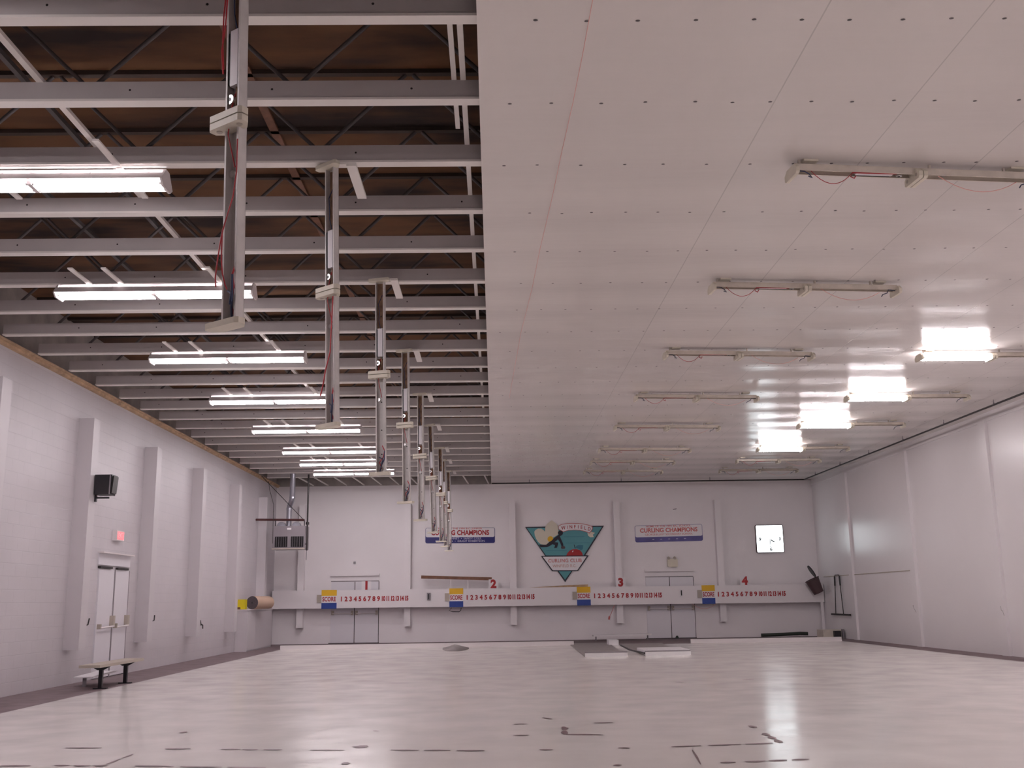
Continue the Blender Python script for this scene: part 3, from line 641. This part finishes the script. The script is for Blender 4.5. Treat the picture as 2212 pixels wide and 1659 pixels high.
# ------------------------------------------------------------------ clock
e = empty('wall_clock', (9.465, YF-.09, 3.285), 'large square white glowing wall clock with dark red frame', 'clock')
MB().prism(rrect(-.48, .48, -.49, .47, .05, 0)[::-1], (0, .09, 0), M_MAROON).build('frame', e)
MB().prism(rrect(-.455, .455, -.465, .445, .03, -.006)[::-1], (0, .006, 0), M_CLOCK).build('dial', e)
for s_, x, z in (('9', -.34, -.03), ('3', .34, -.02), ('6', .02, -.37)): text('numeral', s_, .155, M_BLACK, e, face_cam(x, -.010, z), 1, .008, ext=.002)
h_ = MB().bar((0, -.012, 0), (0, -.012, -.30), .004, .022, M_BLACK, up=(1, 0, 0)); h_.build('minute_hand', e)
h_ = MB().bar((.04, -.014, -.05), (.15, -.014, -.13), .004, .04, M_BLACK); h_.build('hour_hand', e)
t_ = MB()
for a in range(12):
    if a in (3, 4, 5, 7, 8, 9):
        th = PI/2-a*PI/6
        if a in (4, 5, 7, 8): t_.bar((.37*math.cos(th), -.008, .37*math.sin(th)), (.42*math.cos(th), -.008, .42*math.sin(th)), .003, .012, M_GREY)
t_.build('tick_marks', e)
# ------------------------------------------------------------------ small things on the end wall
e = empty('wall_lamp', (6.08, YF-.12, 2.53), 'cream twin-head emergency lamp box above the right double door', 'lamp')
MB().prism(rrect(-.17, .17, -.16, .11, .03, 0)[::-1], (0, .12, 0), M_CREAM).build('housing', e)
for x in (-.13, .08): MB().tube([(x, -.02, .13), (x, .06, .15)], .045, M_BEIGE, 10).build('lamp_head', e)
tag(box('wall_sensor', (-4.80, YF-.05, 2.63), (-4.73, YF, 2.70), M_GREY), 'tiny grey sensor on the end wall above the left double door', 'sensor')
tag(MB().bar((6.19, YF-.02, 4.33), (6.31, YF-.02, 4.35), .02, .02, M_DARK).build('wall_hook'), 'tiny dark hook high on the end wall above the faded sign', 'hook')
for x in (1.55+2.4, ): pass
# ------------------------------------------------------------------ heater in the left corner
YH = 32.5
e = empty('unit_heater', (-6.43, YH, 3.0), 'grey hanging unit heater with two dark louvres in the left corner', 'heater')
MB().box((-.51, 0, 0), (.5, .7, .72), M_GREY).build('cabinet', e)
box('bottom_lip', (-.52, -.02, -.01), (.51, 0, .03), M_BEIGE, e)
for x0, x1 in ((-.43, -.04), (.07, .46)):
    g = MB().box((x0, -.006, .06), (x1, .0, .39), M_BLACK)
    for k in range(9): z = .085+k*.034; g.bar((x0+.01, -.018, z), (x1-.01, -.018, z), .024, .004, M_DARK)
    for k in range(5): x = x0+.05+k*(x1-x0-.1)/4; g.box((x-.004, -.026, .07), (x+.004, -.012, .38), M_GREY)
    g.build('louvre', e)
for x in (-.27, .2):
    MB().prism([(x+.14*math.cos(t), .1, .72+.14*math.sin(t)) for t in (PI*k/10 for k in range(11))], (0, .12, 0), M_GALV).build('fan_housing', e)
box('name_plate', (-.06, -.008, .60), (.07, 0, .66), M_SIGNW, e)
g = MB()
for x in (-.45, .45): g.bar((x, .12, .72), (x, .12, .92), .025, .025, M_BLACK)
g.build('hanger', e)
g = MB().tube([(-6.51, YH+.35, 3.722), (-6.51, YH+.35, 4.30), (-6.49, YH+.32, 4.38), (-6.40, YH+.12, 4.50), (-6.37, YH+.05, 4.60), (-6.36, YH, 5.9)], .085, M_GALV, 14)
g.tube([(-6.37, YH+.05, 4.58), (-6.37, YH+.05, 4.63)], .092, M_GALV, 14); g.tube([(-6.51, YH+.35, 4.26), (-6.51, YH+.35, 4.31)], .092, M_GALV, 14)
tag(g.build('flue_pipe'), 'galvanised flue pipe with an elbow rising from the heater to the joists', 'pipe')
g = MB().tube([(XL, YH+.05, 3.93), (-5.97, YH+.05, 3.90)], .035, mat('dark_red_rail', (.075, .018, .018), .5), 8); tag(g.build('support_rail'), 'dark reddish brown horizontal rail above the heater', 'rail')
g = MB().tube([(-5.86, YH, 5.33), (-5.86, YH, 2.95)], .026, M_DARK, 8); g.tube([(-5.86, YH, 3.75), (-5.86, YH, 3.83)], .055, M_DARK, 8)
g.tube([(-5.86, YH, 3.15), (-5.925, YH, 3.15)], .012, M_DARK, 6); g.tube([(-5.86, YH, 2.95), (-5.87, YH, 2.65)], .01, M_GREY, 6)
tag(g.build('drop_pipe'), 'thin dark vertical pipe with a coupling right of the heater', 'pipe')
g = MB().tube([at(565, 1028, Y=YH-.05), at(655, 1122, Y=YH-.05)], .011, M_DARK, 6); tag(g.build('brace_rod'), 'thin dark rod slanting from the left wall top to the rail above the heater', 'rod')
g = MB().tube([at(580, 1040, Y=YH-.1), at(583, 1060, Y=YH-.1), at(591, 1090, Y=YH-.1), at(590, 1130, Y=YH-.1), at(589, 1174, Y=YH-.1)], .008, M_DARK, 6); tag(g.build('cable'), 'thin dark cable dropping along the left side of the heater', 'cable')
g = MB().tube([at(577, 1180, Y=35.2), at(577, 1246, Y=35.2)], .006, M_GREY, 5); g.box(tuple(at(573, 1244, Y=35.1)), tuple(at(581, 1254, Y=35.18)), M_GREY); tag(g.build('pull_switch'), 'small grey switch box on a cable in the left corner below the heater', 'switch')
# ------------------------------------------------------------------ cabinet with roll and yellow box
e = empty('storage_cabinet', (XL+.004, 30.45, 0), 'low white cabinet against the left wall near the end wall', 'cabinet')
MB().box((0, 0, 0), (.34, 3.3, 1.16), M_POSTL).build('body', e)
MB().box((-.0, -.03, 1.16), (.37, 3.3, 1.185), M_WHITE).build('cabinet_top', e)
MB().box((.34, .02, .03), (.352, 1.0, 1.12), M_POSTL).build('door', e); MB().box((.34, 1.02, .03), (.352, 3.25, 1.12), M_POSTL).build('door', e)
ra = at(545, 1302, Y=30.9)
e = empty('carpet_roll', tuple(ra), 'rolled carpet with purple-grey end on top of the white cabinet', 'carpet roll')
zc = 1.19+.185-ra.z
MB().tube([(0, 0, zc), (.24, 1.1, zc)], .185, M_TAN, 20, caps=False).build('roll', e)
g = MB().tube([(-.003, -.012, zc), (.0, 0, zc)], .187, M_PURP, 20); g.tube([(-.004, -.02, zc), (0, -.013, zc)], .022, M_BLACK, 8); g.build('roll_end', e)
g = MB().box((XL+.02, 30.5, 1.187), (XL+.25, 30.75, 1.47), M_YELB); g.box((XL+.03, 30.495, 1.19), (XL+.12, 30.5, 1.25), M_BROWN)
tag(g.build('yellow_box'), 'bright yellow box on the white cabinet left of the carpet roll', 'box')
# ------------------------------------------------------------------ left wall items
e = empty('loudspeaker', (-7.20, 18.60, 3.22), 'black loudspeaker on a bracket high on the left wall', 'speaker')
g = MB().prism([(-.0, 0, .08), (.27, .0, .08), (.30, .0, .44), (-.0, 0, .44)], (0, .30, 0), M_BLACK); g.build('cabinet', e)
g = MB().prism([(.272, .04, .11), (.292, .05, .42), (.292, .28, .42), (.272, .27, .11)], (.03, 0, 0), M_DARK); g.build('grille', e)
MB().box((.262, -.006, .085), (.282, .0, .43), M_GREY).build('edge_strip', e)
MB().bar((-.02, .1, .03), (.24, .1, .03), .03, .03, M_BLACK).box((-.02, .08, -.04), (.01, .14, .12), M_BLACK).build('bracket', e)
e = empty('exit_sign', (XL, 20.62, 2.69), 'small lit red exit sign above the left double door', 'sign')
box('housing', (0, -.2, -.1), (.09, .2, .1), M_WHITE, e); box('lit_face', (.09, -.17, -.075), (.095, .17, .075), M_EXIT, e)
text('lettering', 'EXIT', .14, M_SIGNW, e, Matrix.Translation((.097, 0, 0)) @ Matrix.Rotation(PI/2, 4, 'Z') @ Matrix.Rotation(PI/2, 4, 'X'), .95, .001, ext=.001)
# bench
e = empty('bench', (-6.52, 17.15, 0), 'low narrow bench with two black pedestal legs beside the ice, by the double door', 'bench')
MB().box((-.17, 0, .36), (.17, 2.1, .405), M_BEIGE).build('seat', e)
for y in (.5, 1.66):
    g = MB().box((-.02, y-.03, 0), (.04, y+.03, .31), M_BLACK)
    g.prism([(-.16, y-.025, .36), (.16, y-.025, .36), (.05, y-.025, .30), (-.05, y-.025, .30)], (0, .05, 0), M_BLACK); g.box((-.10, y-.035, 0), (.12, y+.035, .018), M_BLACK)
    g.build('leg', e)
g = MB().bar((-6.95, 18.05, .16), (-6.9, 19.0, .20), .34, .02, M_SIGNW); g.box((-7.0, 18.15, 0), (-6.95, 18.2, .15), M_GREY); g.box((-7.0, 18.85, 0), (-6.95, 18.9, .17), M_GREY)
tag(g.build('low_step'), 'white board low on the floor behind the bench', 'board')
def hook(pts, X, lab, r=.013):
    g = MB().tube([at(a, b, X=X) for a, b in pts], r, M_DARK, 6)
    p0 = at(*pts[len(pts)//2], X=X); g.tube([p0, (XL if X < 0 else XR, p0.y, p0.z)], .012, M_DARK, 6)
    tag(g.build('wall_hook'), lab, 'hook', 'dark crooked hooks on the walls')
hook([(193, 1336), (190, 1349), (185, 1352), (183, 1362)], XL+.06, 'dark crooked iron hook on the left wall before the double door')
hook([(334, 1329), (333, 1340), (328, 1342), (327, 1351)], XL+.06, 'dark crooked iron hook on the left wall just beyond the double door')
hook([(433, 1340), (434, 1348), (438, 1350), (438, 1358)], XL+.06, 'dark crooked iron hook on the left wall farthest beyond the double door')
hook([(1973, 1308), (1975, 1314), (1977, 1317), (1980, 1323)], XR-.06, 'dark crooked iron hook on the right wall, the farther one')
hook([(2162, 1309), (2164, 1318), (2167, 1320), (2170, 1330)], XR-.06, 'dark crooked iron hook on the right wall, the nearer one')
# ------------------------------------------------------------------ right corner items
e = empty('litter_bin', (10.80, 34.73, 1.43), 'brown litter bin with its lid open, tilted above the right end of the scoreboard', 'bin')
g = MB(); n = 12
def oval(rx, ry, z): return [(rx*math.cos(2*PI*k/20), ry*math.sin(2*PI*k/20), z) for k in range(20)]
a_, b_ = oval(.17, .14, 0), oval(.235, .18, .48)
g.add(a_+b_, [(k, (k+1) % 20, 20+(k+1) % 20, 20+k) for k in range(20)], M_MAROON, True); g.add(a_, [tuple(range(20))[::-1]], M_MAROON); g.build('bin_body', e)
MB().tube([(0.24*math.cos(2*PI*k/20), .185*math.sin(2*PI*k/20), .48) for k in range(21)], .014, M_MAROON, 6).build('rim', e)
lid = MB().add([(.20+.0*0+.30*math.sin(t)*0+.03*s, .17*math.cos(t), .50+.20+.22*math.sin(t)) for s in (0, 1) for t in (2*PI*k/16 for k in range(16))],
               [tuple(range(16)), tuple(range(16, 32))[::-1]]+[(k, (k+1) % 16, 16+(k+1) % 16, 16+k) for k in range(16)], M_BLACK); o = lid.build('lid', e); box('wall_bracket', (-.05, .16, .15), (.05, .268, .25), M_BLACK, e)
o.rotation_euler = (0, math.radians(-8), 0)
e.rotation_euler = (0, math.radians(-24), 0)
e = empty('ice_scraper', (XR-.05, 33.4, .745), 'black hooped hand scraper with wide blade hanging on the right wall', 'scraper')
g = MB().tube([(0, .42, 0), (0, .30, .85), (0, .26, 1.19), (0, .20, 1.235), (0, -.12, 1.235), (0, -.20, 1.19), (0, -.23, .85), (0, -.33, 0)], .014, M_DARK, 8); g.build('handle', e)
g = MB().tube([(0, .295, .9), (0, .26, 1.19)], .026, M_BLACK, 8); g.build('grip', e); MB().tube([(0, -.23, .9), (0, -.20, 1.19)], .026, M_BLACK, 8).build('grip', e)
MB().box((-.02, -.95, -.035), (.02, .85, .02), M_DARK).build('blade', e)
e = empty('floor_unit', (10.62, 33.2, 0), 'small grey box with black front on the floor in the right corner', 'box')
MB().box((-.22, .1, 0), (.40, .75, .27), M_FIX).build('body', e); MB().box((.10, -.05, .03), (.30, .1, .24), M_BLACK).build('front', e); MB().box((.36, -.05, 0), (.40, .1, .29), M_GREY).build('side', e)
g = MB().tube([(8.9, 35.2, .07), (9.6, 35.1, .09), (10.2, 35.15, .11), (10.45, 35.1, .10)], .055, M_HOSE, 8); tag(g.build('hose'), 'dark green hose lying along the foot of the end wall in the right corner', 'hose')
g = MB().tube([(6.10, 35.35, .0), (6.10, 35.35, .09)], .07, M_HOSE, 8, r2=.03); tag(g.build('small_wedge'), 'tiny green lump on the floor before the right double door', 'wedge')
# ------------------------------------------------------------------ mats at the far end of the ice
e = empty('floor_mat', (2.1, 24.65, .015), 'long grey mat with an aluminium front edge on the ice, the left one', 'mat')
MB().prism([(-.03, 0, .0), (.97, 0, 0), (1.32, 7.4, 0), (.12, 7.4, 0)], (0, 0, .02), M_MATG).build('mat', e)
MB().box((-.02, -.06, 0), (.97, .0, .085), M_ALU).box((-.02, -.002, .085), (.97, .03, .11), M_GREY).build('edge_bar', e)
e = empty('floor_mat', (3.5, 24.75, .015), 'grey mat with a shiny double aluminium edge on the ice, the right one', 'mat')
MB().prism([(-.0, 0, .0), (1.08, 0, 0), (1.4, 6.4, 0), (.12, 6.4, 0)], (0, 0, .02), M_MATG).build('mat', e)
MB().box((0, -.06, 0), (1.07, 0, .09), M_ALU).box((0, 0, .09), (1.07, .03, .11), M_GREY).box((.0, .05, .02), (1.07, 1.4, .125), M_SIGNW).build('edge_bar', e)
MB().tube([(-.01, -.03, .06), (-.12, 1.9, .05), (-.16, 3.4, .10)], .02, M_BLACK, 6).build('side_cable', e)
tag(box('foam_block', (3.27, 30.4, .016), (3.55, 30.98, .17), M_SIGNW), 'small white block standing between the two grey mats at the bumper gap', 'block')
g = MB(); cx, cy = -1.12, 29.6
top = [(cx+.36*math.cos(t)*(1+.1*math.sin(3*t)), cy+1.2*math.sin(t), .035) for t in (2*PI*k/24 for k in range(24))]
g.add([(x, y, .017) for x, y, z in top]+top+[(cx-.05, cy+.8, .12)], [(k, (k+1) % 24, 24+(k+1) % 24, 24+k) for k in range(24)]+[(24+k, 24+(k+1) % 24, 48) for k in range(24)], M_MATG, True)
tag(g.build('grey_cloth'), 'flat grey rumpled cloth on the ice before the left bumper board', 'cloth')
g = MB().box((5.0, YF-.5, 0), (5.12, YF-.35, .18), M_POST); 
g = MB().bar((3.2, 34.6, .16), (5.1, 34.6, .18), .5, .05, M_POST); g.bar((3.3, 34.6, 0), (3.3, 34.6, .16), .04, .04, M_GREY); g.bar((5.0, 34.6, 0), (5.0, 34.6, .16), .04, .04, M_GREY)
tag(g.build('low_platform'), 'low white platform on the floor against the end wall beside the right double door', 'platform')
bpy.context.view_layer.update()
